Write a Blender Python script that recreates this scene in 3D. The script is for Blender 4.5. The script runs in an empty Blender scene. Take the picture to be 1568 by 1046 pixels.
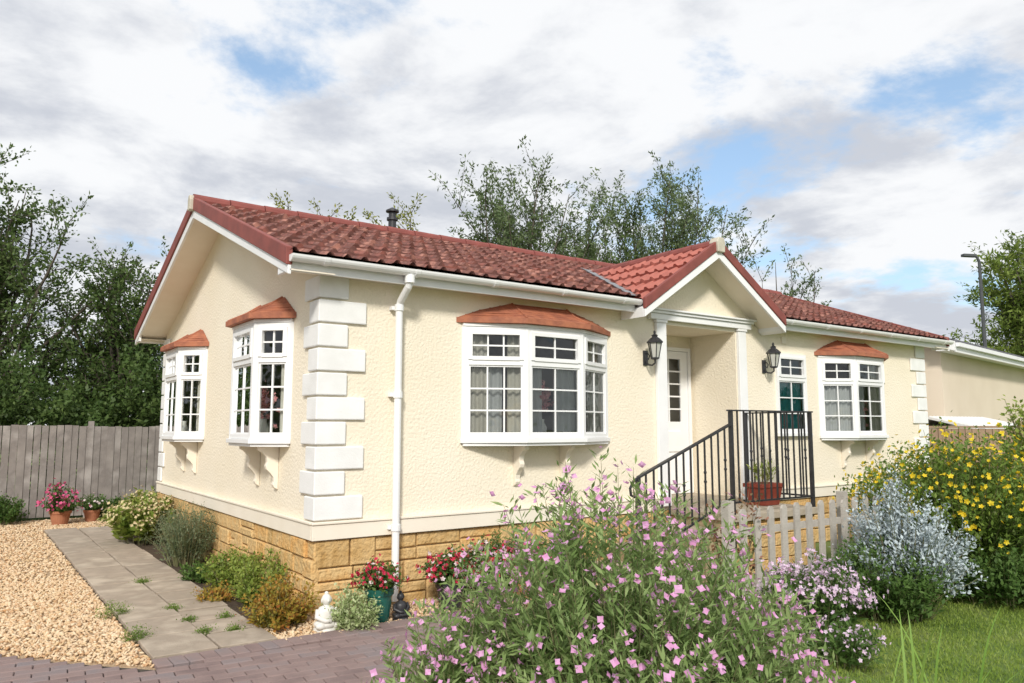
import bpy, bmesh, math, random
import numpy as np
from mathutils import Vector, Matrix
random.seed(11)
RNG = np.random.default_rng(11)
sc = bpy.context.scene
sc.view_settings.view_transform = 'Standard'
sc.view_settings.look = 'None'
sc.view_settings.exposure = 0

# ------------------------------------------------------------ helpers
def link(o): sc.collection.objects.link(o)
def empty(name, loc=(0, 0, 0)):
    e = bpy.data.objects.new(name, None); e.location = loc; e.empty_display_size = .2; link(e); return e
def setparent(o, p):
    if p is not None:
        o.parent = p
        o.matrix_parent_inverse = Matrix.Translation(-Vector(p.location))

def M(name, c1, c2=None, scale=8, rough=.6, bump=0, bscale=60, island=0, metallic=0, trans=0, spec=.3, detail=5, contrast=(.35, .65), bdist=.01, c3=None, bdetail=3):
    m = bpy.data.materials.new(name); m.use_nodes = True
    nt = m.node_tree; N = nt.nodes; Lk = nt.links
    b = N['Principled BSDF']; out = N['Material Output']
    b.inputs['Roughness'].default_value = rough
    b.inputs['Metallic'].default_value = metallic
    b.inputs['Specular IOR Level'].default_value = spec
    tc = N.new('ShaderNodeTexCoord')
    if c2 is None: c2 = tuple(x * .85 for x in c1)
    nz = N.new('ShaderNodeTexNoise'); nz.inputs['Scale'].default_value = scale; nz.inputs['Detail'].default_value = detail
    Lk.new(tc.outputs['Object'], nz.inputs['Vector'])
    mr = N.new('ShaderNodeMapRange'); mr.inputs[1].default_value = contrast[0]; mr.inputs[2].default_value = contrast[1]
    Lk.new(nz.outputs['Fac'], mr.inputs[0])
    fac = mr.outputs[0]
    if island:
        g = N.new('ShaderNodeNewGeometry')
        mx = N.new('ShaderNodeMix'); mx.data_type = 'FLOAT'; mx.inputs[0].default_value = island
        Lk.new(fac, mx.inputs[2]); Lk.new(g.outputs['Random Per Island'], mx.inputs[3]); fac = mx.outputs[0]
    cr = N.new('ShaderNodeValToRGB')
    cr.color_ramp.elements[0].color = (*c1, 1); cr.color_ramp.elements[1].color = (*c2, 1)
    if c3 is not None:
        cr.color_ramp.elements[1].position = .5
        e = cr.color_ramp.elements.new(1.0); e.color = (*c3, 1)
    Lk.new(fac, cr.inputs[0])
    Lk.new(cr.outputs[0], b.inputs['Base Color'])
    if bump:
        n2 = N.new('ShaderNodeTexNoise'); n2.inputs['Scale'].default_value = bscale; n2.inputs['Detail'].default_value = bdetail
        Lk.new(tc.outputs['Object'], n2.inputs['Vector'])
        bp = N.new('ShaderNodeBump'); bp.inputs['Strength'].default_value = bump; bp.inputs['Distance'].default_value = bdist
        Lk.new(n2.outputs['Fac'], bp.inputs['Height']); Lk.new(bp.outputs[0], b.inputs['Normal'])
    if trans:
        t = N.new('ShaderNodeBsdfTranslucent'); Lk.new(cr.outputs[0], t.inputs['Color'])
        ms = N.new('ShaderNodeMixShader'); ms.inputs[0].default_value = trans
        Lk.new(b.outputs[0], ms.inputs[1]); Lk.new(t.outputs[0], ms.inputs[2]); Lk.new(ms.outputs[0], out.inputs[0])
    return m

class MB:
    def __init__(s): s.v = []; s.f = []; s.m = []
    def add(s, vs, fs, m=0):
        o = len(s.v); s.v += [tuple(p) for p in vs]; s.f += [tuple(i + o for i in f) for f in fs]; s.m += [m] * len(fs)
    def box(s, x0, x1, y0, y1, z0, z1, m=0, T=None):
        vs = [Vector(p) for p in ((x0, y0, z0), (x1, y0, z0), (x1, y1, z0), (x0, y1, z0), (x0, y0, z1), (x1, y0, z1), (x1, y1, z1), (x0, y1, z1))]
        if T is not None: vs = [T @ p for p in vs]
        s.add(vs, [(0, 3, 2, 1), (4, 5, 6, 7), (0, 1, 5, 4), (1, 2, 6, 5), (2, 3, 7, 6), (3, 0, 4, 7)], m)
    def chb(s, O, U, V, N, w, l, h, ch, m=0):
        O = Vector(O); U = Vector(U); V = Vector(V); N = Vector(N)
        vs = []
        for (zz, i) in ((0, 0), (h - ch, 0), (h, ch)):
            for (a, b) in ((i, i), (w - i, i), (w - i, l - i), (i, l - i)):
                vs.append(O + U * a + V * b + N * zz)
        fs = []
        for r in (0, 4):
            for k in range(4): fs.append((r + k, r + (k + 1) % 4, r + 4 + (k + 1) % 4, r + 4 + k))
        fs.append((8, 9, 10, 11)); s.add(vs, fs, m)
    def extr(s, pts, vec, m=0):
        pts = [Vector(p) for p in pts]; vec = Vector(vec); n = len(pts)
        s.add(pts + [p + vec for p in pts], [tuple(range(n)), tuple(range(2 * n - 1, n - 1, -1))] + [(i, (i + 1) % n, n + (i + 1) % n, n + i) for i in range(n)], m)
    def prism(s, poly, z0, z1, m=0): s.extr([(p[0], p[1], z0) for p in poly], (0, 0, z1 - z0), m)
    def tube(s, pts, rads, n=8, m=0):
        pts = [Vector(p) for p in pts]
        if not isinstance(rads, (list, tuple)): rads = [rads] * len(pts)
        vs = []
        for i, p in enumerate(pts):
            d = (pts[min(i + 1, len(pts) - 1)] - pts[max(i - 1, 0)])
            if d.length < 1e-9: d = Vector((0, 0, 1))
            d.normalize()
            a = Vector((1, 0, 0)) if abs(d.x) < .8 else Vector((0, 1, 0))
            e1 = d.cross(a).normalized(); e2 = d.cross(e1)
            for k in range(n):
                t = 2 * math.pi * k / n; vs.append(p + (e1 * math.cos(t) + e2 * math.sin(t)) * rads[i])
        fs = []
        for i in range(len(pts) - 1):
            for k in range(n): fs.append((i * n + k, i * n + (k + 1) % n, (i + 1) * n + (k + 1) % n, (i + 1) * n + k))
        fs.append(tuple(range(n - 1, -1, -1))); fs.append(tuple((len(pts) - 1) * n + k for k in range(n)))
        s.add(vs, fs, m)
    def lathe(s, prof, c, n=20, m=0, axis=None):
        vs = []; c = Vector(c)
        for (r, z) in prof:
            for k in range(n):
                t = 2 * math.pi * k / n; vs.append(c + Vector((r * math.cos(t), r * math.sin(t), z)))
        fs = []
        for i in range(len(prof) - 1):
            for k in range(n): fs.append((i * n + k, i * n + (k + 1) % n, (i + 1) * n + (k + 1) % n, (i + 1) * n + k))
        fs.append(tuple(range(n - 1, -1, -1))); fs.append(tuple((len(prof) - 1) * n + k for k in range(n)))
        s.add(vs, fs, m)
    def ell(s, c, r, m=0, n=14, k=9, rot=0):
        vs = []; c = Vector(c); R = Matrix.Rotation(rot, 3, 'Z')
        for i in range(k + 1):
            ph = math.pi * (i + .02) / (k + .04)
            for j in range(n):
                t = 2 * math.pi * j / n
                vs.append(c + R @ Vector((r[0] * math.sin(ph) * math.cos(t), r[1] * math.sin(ph) * math.sin(t), r[2] * math.cos(ph))))
        fs = []
        for i in range(k):
            for j in range(n): fs.append((i * n + j, i * n + (j + 1) % n, (i + 1) * n + (j + 1) % n, (i + 1) * n + j))
        s.add(vs, fs, m)
    def obj(s, name, parent=None, mats=(), smooth=False, bevel=0, recalc=True, T=None):
        me = bpy.data.meshes.new(name); me.from_pydata(s.v, [], s.f)
        for mt in mats: me.materials.append(mt)
        me.polygons.foreach_set('material_index', s.m)
        if recalc:
            bm = bmesh.new(); bm.from_mesh(me); bmesh.ops.recalc_face_normals(bm, faces=bm.faces); bm.to_mesh(me); bm.free()
        if smooth: me.polygons.foreach_set('use_smooth', [True] * len(me.polygons))
        if T is not None: me.transform(T)
        me.update()
        o = bpy.data.objects.new(name, me); link(o); setparent(o, parent)
        if bevel:
            b = o.modifiers.new('bevel', 'BEVEL'); b.width = bevel; b.segments = 2; b.limit_method = 'ANGLE'; b.angle_limit = .6
        return o

def npmesh(name, V, F, mats, parent=None, midx=None, smooth=False):
    me = bpy.data.meshes.new(name); V = np.ascontiguousarray(V, dtype=np.float32); F = np.ascontiguousarray(F, dtype=np.int32)
    nf, k = F.shape
    me.vertices.add(len(V)); me.vertices.foreach_set('co', V.ravel())
    me.loops.add(nf * k); me.loops.foreach_set('vertex_index', F.ravel())
    me.polygons.add(nf); me.polygons.foreach_set('loop_start', np.arange(nf, dtype=np.int32) * k)
    for mt in mats: me.materials.append(mt)
    if midx is not None: me.polygons.foreach_set('material_index', np.asarray(midx, dtype=np.int32))
    if smooth: me.polygons.foreach_set('use_smooth', np.ones(nf, dtype=bool))
    me.update(calc_edges=True); me.validate()
    o = bpy.data.objects.new(name, me); link(o); setparent(o, parent); return o

def nrmz(a): return a / (np.linalg.norm(a, axis=1, keepdims=True) + 1e-9)
def leafq(c, ax, nr, L, W):
    ax = nrmz(ax); side = nrmz(np.cross(ax, nr)); n2 = np.cross(side, ax)
    L = np.broadcast_to(np.asarray(L), (len(c),))[:, None]; W = np.broadcast_to(np.asarray(W), (len(c),))[:, None]
    V = np.empty((len(c), 4, 3))
    V[:, 0] = c; V[:, 1] = c + ax * L * .45 + side * W * .5 + n2 * W * .12
    V[:, 2] = c + ax * L; V[:, 3] = c + ax * L * .45 - side * W * .5 + n2 * W * .12
    return V.reshape(-1, 3)
def quadsF(n): return np.arange(n * 4).reshape(-1, 4)
def flowers(c, nr, R, petals=5, W=.7, rng=RNG):
    N = len(c); nr = nrmz(nr); e1 = nrmz(np.cross(nr, rng.normal(size=(N, 3)))); e2 = np.cross(nr, e1)
    R = np.broadcast_to(np.asarray(R), (N,)); out = []
    for k in range(petals):
        a = 2 * math.pi * k / petals
        ax = e1 * math.cos(a) + e2 * math.sin(a) + nr * .35
        out.append(leafq(c, ax, nr, R, R * W))
    return np.concatenate(out)

# ------------------------------------------------------------ materials
m_wall = M('cream_stucco', (.87, .79, .65), (.84, .755, .605), scale=1.2, rough=.85, bump=.75, bscale=36, bdist=.013)
m_cream = M('cream_paint', (.87, .80, .685), (.83, .755, .635), scale=3, rough=.6)
m_white = M('white_upvc', (.88, .88, .88), (.83, .83, .83), scale=2.5, rough=.35, spec=.5)
m_quoin = M('white_quoin', (.87, .87, .865), (.79, .79, .775), scale=4, rough=.7, bump=.2, bscale=60)
m_tile = M('red_roof_tile', (.30, .115, .09), (.15, .070, .060), scale=6, rough=.85, bump=.5, bscale=110, contrast=(.34, .68), c3=(.42, .20, .155), detail=10, bdist=.008, spec=.2)
m_tile2 = M('new_red_tile', (.46, .165, .13), (.36, .125, .10), scale=5, rough=.8, bump=.4, bscale=110, bdist=.006, detail=9, spec=.2)
m_verge = M('red_verge', (.28, .082, .068), (.21, .065, .055), scale=6, rough=.65)
m_bayroof = M('terracotta_bay_roof', (.44, .165, .09), (.30, .11, .068), scale=9, rough=.7, bump=.5, bscale=40, detail=9)
m_stone = M('buff_stone', (.46, .275, .095), (.66, .46, .22), scale=9, rough=.9, bump=1, bscale=26, island=.65, c3=(.68, .37, .12), bdist=.025, bdetail=6)
m_mortar = M('mortar', (.44, .35, .22), (.36, .28, .17), scale=20, rough=.95, bump=.5)
m_lead = M('lead_flashing', (.27, .28, .30), (.2, .21, .22), rough=.55)
m_black = M('black_iron', (.022, .022, .025), (.035, .035, .04), scale=20, rough=.45, spec=.5)
m_wood = M('grey_fence_wood', (.33, .295, .27), (.22, .195, .18), scale=3, rough=.9, bump=.5, bscale=60, island=.45, c3=(.41, .375, .35), detail=9)
m_picket = M('weathered_picket', (.52, .48, .43), (.38, .35, .31), scale=12, rough=.9, bump=.5, bscale=70, island=.5)
m_slab = M('paving_slab', (.44, .36, .285), (.34, .28, .22), scale=3.2, rough=.9, bump=.5, bscale=80, island=.3, c3=(.52, .44, .35), detail=12, bdist=.012)
m_block = M('block_paving', (.18, .13, .125), (.27, .195, .18), scale=4, rough=.85, bump=.5, bscale=100, island=.6, c3=(.22, .19, .195), detail=8)
m_joint = M('paving_joint', (.085, .072, .058), (.06, .052, .043), scale=20, rough=.95)
m_peb = M('pebbles', (.60, .42, .23), (.74, .59, .41), scale=2, rough=.75, island=.92, c3=(.46, .25, .11))
m_grav = M('gravel_base', (.40, .27, .15), (.50, .37, .24), scale=70, rough=.95, bump=1, bscale=60, c3=(.28, .17, .09), bdist=.02, contrast=(.3, .7))
m_soil = M('soil', (.06, .042, .03), (.10, .072, .05), scale=25, rough=1, bump=1, bscale=50, bdist=.02)
m_bark = M('bark', (.13, .11, .085), (.07, .06, .05), scale=12, rough=.95, bump=.6, bscale=30)
m_terra = M('terracotta', (.46, .20, .11), (.38, .15, .08), scale=9, rough=.8)
m_redpl = M('red_trough', (.27, .06, .038), (.22, .045, .03), scale=8, rough=.45)
m_green = M('green_glazed_pot', (.012, .09, .075), (.02, .13, .1), scale=8, rough=.2, spec=.6)
m_statW = M('white_statue', (.76, .74, .70), (.64, .62, .57), scale=14, rough=.8)
m_dark = M('dark_roof', (.11, .11, .125), (.16, .16, .175), scale=5, rough=.85, bump=.4, bscale=20)
m_curt = M('curtain', (.82, .78, .69), (.75, .70, .60), scale=3, rough=.9, trans=.3)
m_net = M('net_curtain', (.84, .85, .84), (.78, .79, .79), scale=3, rough=.9, trans=.4)
m_teal = M('teal_blind', (.05, .46, .50), (.04, .40, .44), scale=3, rough=.8, trans=.3)
m_inner = M('interior', (.35, .31, .26), (.3, .27, .22), scale=2, rough=.9)
m_step = M('stone_step', (.46, .40, .31), (.38, .32, .25), scale=10, rough=.9, bump=.3)
m_nwall = M('neighbour_render', (.74, .64, .52), (.70, .60, .48), scale=1.2, rough=.9, bump=.3)

def mk_glass():
    m = bpy.data.materials.new('window_glass'); m.use_nodes = True; N = m.node_tree.nodes; Lk = m.node_tree.links
    N.remove(N['Principled BSDF']); out = N['Material Output']
    tr = N.new('ShaderNodeBsdfTransparent'); tr.inputs[0].default_value = (.90, .93, .92, 1)
    gl = N.new('ShaderNodeBsdfGlossy'); gl.inputs['Roughness'].default_value = .015; gl.inputs['Color'].default_value = (.95, .98, 1, 1)
    fr = N.new('ShaderNodeFresnel'); fr.inputs[0].default_value = 1.65
    nz = N.new('ShaderNodeTexNoise'); nz.inputs['Scale'].default_value = 2.5
    tc = N.new('ShaderNodeTexCoord'); Lk.new(tc.outputs['Object'], nz.inputs['Vector'])
    bp = N.new('ShaderNodeBump'); bp.inputs['Strength'].default_value = .12; bp.inputs['Distance'].default_value = .05
    Lk.new(nz.outputs['Fac'], bp.inputs['Height']); Lk.new(bp.outputs[0], gl.inputs['Normal'])
    mx = N.new('ShaderNodeMixShader'); Lk.new(fr.outputs[0], mx.inputs[0]); Lk.new(tr.outputs[0], mx.inputs[1]); Lk.new(gl.outputs[0], mx.inputs[2])
    Lk.new(mx.outputs[0], out.inputs[0]); return m
m_glass = mk_glass()

# ------------------------------------------------------------ bungalow
HOUSE = empty('bungalow')
L = 10.8; W = 6.5; ZF = .65; ZW = 3.04
SL = .37; ZE = 3.12
def zmain(y): return ZE + (y + .25) * SL
PX = 5.06; PHW = 1.30; PZE = 3.08; PS = .66
def zporch(x): return PZE + (PHW - abs(x - PX)) * PS

def wallgrid(mb, f, s0, s1, z0, z1, holes, m=0):
    ss = sorted(set([s0, s1] + [h[0] for h in holes] + [h[1] for h in holes])); zs = sorted(set([z0, z1] + [h[2] for h in holes] + [h[3] for h in holes]))
    for i in range(len(ss) - 1):
        for j in range(len(zs) - 1):
            cs = (ss[i] + ss[i + 1]) / 2; cz = (zs[j] + zs[j + 1]) / 2
            if any(h[0] < cs < h[1] and h[2] < cz < h[3] for h in holes): continue
            mb.add([f(ss[i], zs[j]), f(ss[i + 1], zs[j]), f(ss[i + 1], zs[j + 1]), f(ss[i], zs[j + 1])], [(0, 1, 2, 3)], m)
OPX0, OPX1, OPZ = 4.48, 5.83, 2.92
BZ0, BZ1 = 1.53, 2.67
w = MB()
wallgrid(w, lambda s, z: (s, 0, z), 0, L, ZF, ZW, [(1.60, 3.42, 1.55, 2.66), (OPX0, OPX1, .72, OPZ), (6.70, 7.36, 1.6, 2.67), (7.80, 9.38, 1.55, 2.66)])
wallgrid(w, lambda s, z: (0, s, z), 0, W, ZF, ZW, [(.78, 1.86, 1.55, 2.66), (4.01, 5.14, 1.55, 2.66)])
wallgrid(w, lambda s, z: (L, s, z), 0, W, ZF, ZW, [])
wallgrid(w, lambda s, z: (s, W, z), 0, L, ZF, ZW, [])
for X in (0, L):
    w.add([(X, 0, ZW), (X, W, ZW), (X, W, 3.17), (X, W / 2, 4.37), (X, 0, 3.17)], [(0, 1, 2, 3, 4)])
w.add([(PX - PHW + .12, -.005, ZW - .05), (PX + PHW - .12, -.005, ZW - .05), (PX + PHW - .12, -.005, 3.11), (PX, -.005, zporch(PX) - .06), (PX - PHW + .12, -.005, 3.11)], [(0, 1, 2, 3, 4)])
w.add([(OPX0, 0, .72), (OPX0, .8, .72), (OPX0, .8, OPZ), (OPX0, 0, OPZ)], [(0, 1, 2, 3)])
w.add([(OPX1, 0, .72), (OPX1, .8, .72), (OPX1, .8, OPZ), (OPX1, 0, OPZ)], [(0, 1, 2, 3)])
wallgrid(w, lambda s, z: (s, .8, z), OPX0, OPX1, .72, OPZ, [(4.93, 5.79, .74, 2.76)])
w.add([(OPX0, 0, OPZ), (OPX1, 0, OPZ), (OPX1, .8, OPZ), (OPX0, .8, OPZ)], [(0, 1, 2, 3)])
w.obj('walls', HOUSE, [m_wall], recalc=False)
fl = MB(); fl.box(.02, L - .02, .02, W - .02, .66, .71)
fl.box(4.3, 4.33, .85, W - .1, .72, 3.0); fl.box(3.9, 6.3, .95, .98, .72, 3.0); fl.box(7.5, 7.53, .1, 5, .72, 3.); fl.box(.1, L - .1, .1, W - .1, 3.0, 3.03); fl.box(.1, 4.2, 3.3, 3.33, .72, 3.0)
fl.obj('interior_floor_and_partitions', HOUSE, [m_inner])

# plinth
pl = MB()
pl.box(.03, L - .03, .03, W - .03, -.02, ZF - .002, 1)
def plinth(O, U, N, length, h):
    z = 0
    while z < h - .02:
        hh = random.choice([.10, .14, .17, .2])
        if h - z - hh < .07: hh = h - z
        s = 0
        while s < length - .01:
            ll = random.uniform(.16, .52)
            if length - s - ll < .12: ll = length - s
            pr = random.uniform(.040, .068)
            if hh > .15 and random.random() < .25 and ll > .2:
                h2 = hh * random.uniform(.4, .6)
                pl.chb(Vector(O) + Vector(U) * (s + .004) + Vector((0, 0, z + .004)), U, (0, 0, 1), N, ll - .010, h2 - .010, pr, .012, 0)
                pl.chb(Vector(O) + Vector(U) * (s + .004) + Vector((0, 0, z + h2 + .004)), U, (0, 0, 1), N, ll - .010, hh - h2 - .010, pr - .008, .012, 0)
            else:
                pl.chb(Vector(O) + Vector(U) * (s + .004) + Vector((0, 0, z + .004)), U, (0, 0, 1), N, ll - .010, hh - .010, pr, .012, 0)
            s += ll
        z += hh
plinth((0, .04, 0), (1, 0, 0), (0, -1, 0), L, ZF - .003)
plinth((.04, W, 0), (0, -1, 0), (-1, 0, 0), W + .01, ZF - .003)
pl.obj('stone_plinth', HOUSE, [m_stone, m_mortar])
b = MB()
for (x0, x1) in ((-.035, OPX0 - .2), (OPX1 + .17, L + .035)):
    b.box(x0, x1, -.035, -.002, ZF, .785); b.box(x0 - .008, x1, -.048, -.002, .787, .81)
b.box(-.035, -.002, 0, W + .03, ZF, .785); b.box(-.048, -.002, 0, W + .03, .787, .81)
b.box(L + .002, L + .035, 0, W + .03, ZF, .81)
b.obj('skirting_band', HOUSE, [m_cream], bevel=.005)
q = MB()
def quoins(fx, cy):
    n = 10; hh = (ZW - .82) / n
    for i in range(n):
        a, c = (.44, .21) if i % 2 == 0 else (.26, .34)
        z0 = .815 + i * hh + .008; z1 = z0 + hh - .018
        e = .03
        poly = [(-e, -e), (a, -e), (a, -.002), (-.002, -.002), (-.002, c), (-e, c)]
        q.prism([(fx(p[0]), cy(p[1])) for p in poly], z0, z1)
quoins(lambda x: x, lambda y: y); quoins(lambda x: L - x, lambda y: y); quoins(lambda x: x, lambda y: W - y)
q.obj('quoins', HOUSE, [m_quoin], bevel=.01)

# tiles
def tile_slope(mb, O, U, S, N, length, slen, nc, keep, dx=.0275, period=.165, roll=.034, step=.046, m=0):
    O, U, S, N = map(Vector, (O, U, S, N)); nx = int(length / dx); e = slen / nc
    rows = []
    for c in range(nc):
        for k in range(2):
            rows.append((c * e if k == 0 else (c + 1) * e, step if k == 0 else 0.0, c))
    base = len(mb.v); rr = random.Random(4)
    jt = {}
    for (u, hz, c) in rows:
        for i in range(nx + 1):
            s = i * dx; ph = (s / period) % 1.0
            pr = roll * max(0, math.sin(ph * 2 * math.pi)) ** .7
            key = (c, int(s / (period * 2)))
            if key not in jt: jt[key] = (rr.uniform(-.006, .007), rr.uniform(-.010, .010))
            j = jt[key]
            mb.v.append(tuple(O + U * s + S * (u + (j[1] if hz > 0 else 0)) + N * (hz + pr + j[0])))
    for r in range(len(rows) - 1):
        for i in range(nx):
            a = base + r * (nx + 1) + i; f = (a, a + 1, a + nx + 2, a + nx + 1)
            cx = sum((Vector(mb.v[t]) for t in f), Vector()) / 4
            if keep is None or keep(cx): mb.f.append(f); mb.m.append(m)
ss = Vector((0, 1, SL)).normalized(); slen = 3.5 * math.sqrt(1 + SL * SL)
nn = Vector((0, -SL, 1)).normalized()
def keep_main(p):
    if abs(p.x - PX) < PHW + .02 and p.y < 2.4 and p.z < zporch(p.x) - .03: return False
    return True
t = MB()
tile_slope(t, (-.40, -.25, ZE), (1, 0, 0), ss, nn, L + .8, slen, 11, keep_main)
tile_slope(t, (-.40, W + .25, ZE), (1, 0, 0), Vector((0, -1, SL)).normalized(), Vector((0, SL, 1)).normalized(), L + .8, slen, 11, None)
t.obj('roof_tiles', HOUSE, [m_tile], recalc=False)
t = MB()
pss = Vector((1, 0, PS)).normalized(); pl_ = PHW * math.sqrt(1 + PS * PS)
def keep_p(p): return p.z > zmain(p.y) - .04
tile_slope(t, (PX - PHW, -.38, PZE), (0, 1, 0), pss, Vector((-PS, 0, 1)).normalized(), 2.75, pl_, 5, keep_p)
tile_slope(t, (PX + PHW, -.38, PZE), (0, 1, 0), Vector((-1, 0, PS)).normalized(), Vector((PS, 0, 1)).normalized(), 2.75, pl_, 5, keep_p)
t.obj('porch_roof_tiles', HOUSE, [m_tile2], recalc=False)
r = MB()
x = -.42
while x < L + .4:
    r.tube([(x, W / 2, 4.445), (x + .43, W / 2, 4.445)], [.09, .083], 12); x += .44
r.obj('ridge_tiles', HOUSE, [m_verge])
r = MB(); y = -.40
while y < 1.9:
    r.tube([(PX, y, zporch(PX) + .0), (PX, y + .38, zporch(PX) + .0)], [.08, .074], 12); y += .39
r.obj('porch_ridge_tiles', HOUSE, [m_verge])
v = MB()
for sgn in (-1, 1):
    A = Vector((PX + sgn * PHW, -.25, ZE + .055)); B = Vector((PX, 2.12, zmain(2.12) + .055)); o = Vector((sgn * .13, 0, 0))
    v.extr([A, A + o, B + o, B], (0, 0, .012))
v.obj('valley_flashing', HOUSE, [m_lead])

vg = MB(); wb = MB(); sf = MB()
for fx in (lambda x: x, lambda x: L - x):
    for fy in (lambda y: y, lambda y: W - y):
        A = (-.43, -.27, ZE - .005); B = (-.43, W / 2, 4.42)
        def P(p, dz, dx=0): return (fx(p[0] + dx), fy(p[1]), p[2] + dz)
        vec = (fx(.06) - fx(0), 0, 0)
        vg.extr([P(A, .075), P(B, .075), P(B, -.085), P(A, -.085)], vec)
        vec = (fx(.03) - fx(0), 0, 0)
        wb.extr([P(A, -.087, .02), P(B, -.087, .02), P(B, -.19, .02), P(A, -.165, .02)], vec)
        sf.extr([P(A, -.13, .04), P(B, -.13, .04), P(B, -.12, .04), P(A, -.12, .04)], (fx(.41) - fx(0), 0, 0))
gx = [(-.38, PX - PHW - .02), (PX + PHW + .02, L + .38)]
for (x0, x1) in gx:
    wb.box(x0, x1, -.235, -.215, 2.985, 3.115)
    sf.box(x0, x1, -.214, -.002, 3.02, 3.03)
wb.box(-.38, L + .38, W + .215, W + .235, 2.985, 3.115); sf.box(-.38, L + .38, W + .002, W + .214, 3.02, 3.03)
for xx in (-.40, L + .37):
    wb.box(xx, xx + .03, -.235, .02, 2.985, 3.07); wb.box(xx, xx + .03, W - .02, W + .235, 2.985, 3.07)
for sg in (-1, 1):
    def Q(x, y, dz): return (PX + sg * x, y, PZE + (PHW - x) * PS + dz)
    vg.extr([Q(PHW + .03, -.42, .075), Q(0, -.42, .075), Q(0, -.42, -.06), Q(PHW + .03, -.42, -.055)], (0, .05, 0))
    wb.extr([Q(PHW + .03, -.405, -.062), Q(0, -.405, -.062), Q(0, -.405, -.17), Q(PHW + .03, -.405, -.15)], (0, .03, 0))
    sf.extr([Q(PHW, -.38, -.10), Q(0, -.38, -.10), Q(0, -.38, -.09), Q(PHW, -.38, -.09)], (0, .374, 0))
    wb.extr([Q(PHW + .03, -.374, -.04), Q(PHW + .03, -.374, -.15), Q(PHW - .03, -.374, -.15), Q(PHW - .03, -.374, -.04)], (0, .37, 0))
vg.obj('verge_trim', HOUSE, [m_verge], bevel=.008)
wb.obj('barge_and_fascia_boards', HOUSE, [m_white], bevel=.004)
sf.obj('soffits', HOUSE, [m_cream])
fn = MB()
z = zporch(PX)
fn.extr([(PX - .065, -.45, z - .10), (PX + .065, -.45, z - .10), (PX + .075, -.45, z + .03), (PX + .045, -.45, z + .09), (PX - .045, -.45, z + .09), (PX - .075, -.45, z + .03)], (0, .14, 0))
fn.extr([(-.47, W / 2 - .06, 4.32), (-.47, W / 2 + .06, 4.32), (-.47, W / 2 + .06, 4.45), (-.47, W / 2 + .03, 4.51), (-.47, W / 2 - .03, 4.51), (-.47, W / 2 - .06, 4.45)], (.10, 0, 0))
fn.obj('ridge_end_caps', HOUSE, [M('cap_grey_cream', (.6, .56, .46), (.5, .46, .38), rough=.8)], bevel=.01)
g = MB()
def gutter(x0, x1, y, z, r=.058):
    n = 10; prof = []
    for k in range(n + 1):
        a = math.pi + math.pi * k / n; prof.append((y + r * math.cos(a), z + r * math.sin(a)))
    for k in range(n, -1, -1):
        a = math.pi + math.pi * k / n; prof.append((y + (r - .006) * math.cos(a), z + (r - .006) * math.sin(a)))
    g.extr([(x0, p[0], p[1]) for p in prof], (x1 - x0, 0, 0))
for (x0, x1) in gx:
    gutter(x0 - .02, x1, -.30, 3.115)
    n = int((x1 - x0) / .9)
    for i in range(n + 1):
        xx = x0 + (x1 - x0) * (i + .3) / (n + .6); gutter(xx, xx + .05, -.30, 3.115, .066)
for xx in (-.402, L + .382, gx[0][1]-.002, gx[1][0]-.018):
    g.extr([(xx, -.30 + .06 * math.cos(math.pi + math.pi * k / 10), 3.115 + .06 * math.sin(math.pi + math.pi * k / 10)) for k in range(11)], (.02, 0, 0))
dp = .745
g.tube([(dp, -.30, 3.09), (dp, -.30, 3.0), (dp, -.28, 2.96), (dp, -.12, 2.84), (dp, -.095, 2.80), (dp, -.095, .06)], .035, 14)
g.tube([(dp, -.30, 3.06), (dp, -.30, 2.99)], .048, 14)
for z in (2.78, 1.95, .72): g.tube([(dp, -.095, z - .03), (dp, -.095, z + .03)], .045, 14); g.box(dp - .06, dp + .06, -.06, -.002 if z != .72 else -.037, z - .018, z + .018)
g.obj('gutter_and_downpipe', HOUSE, [m_white])

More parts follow.
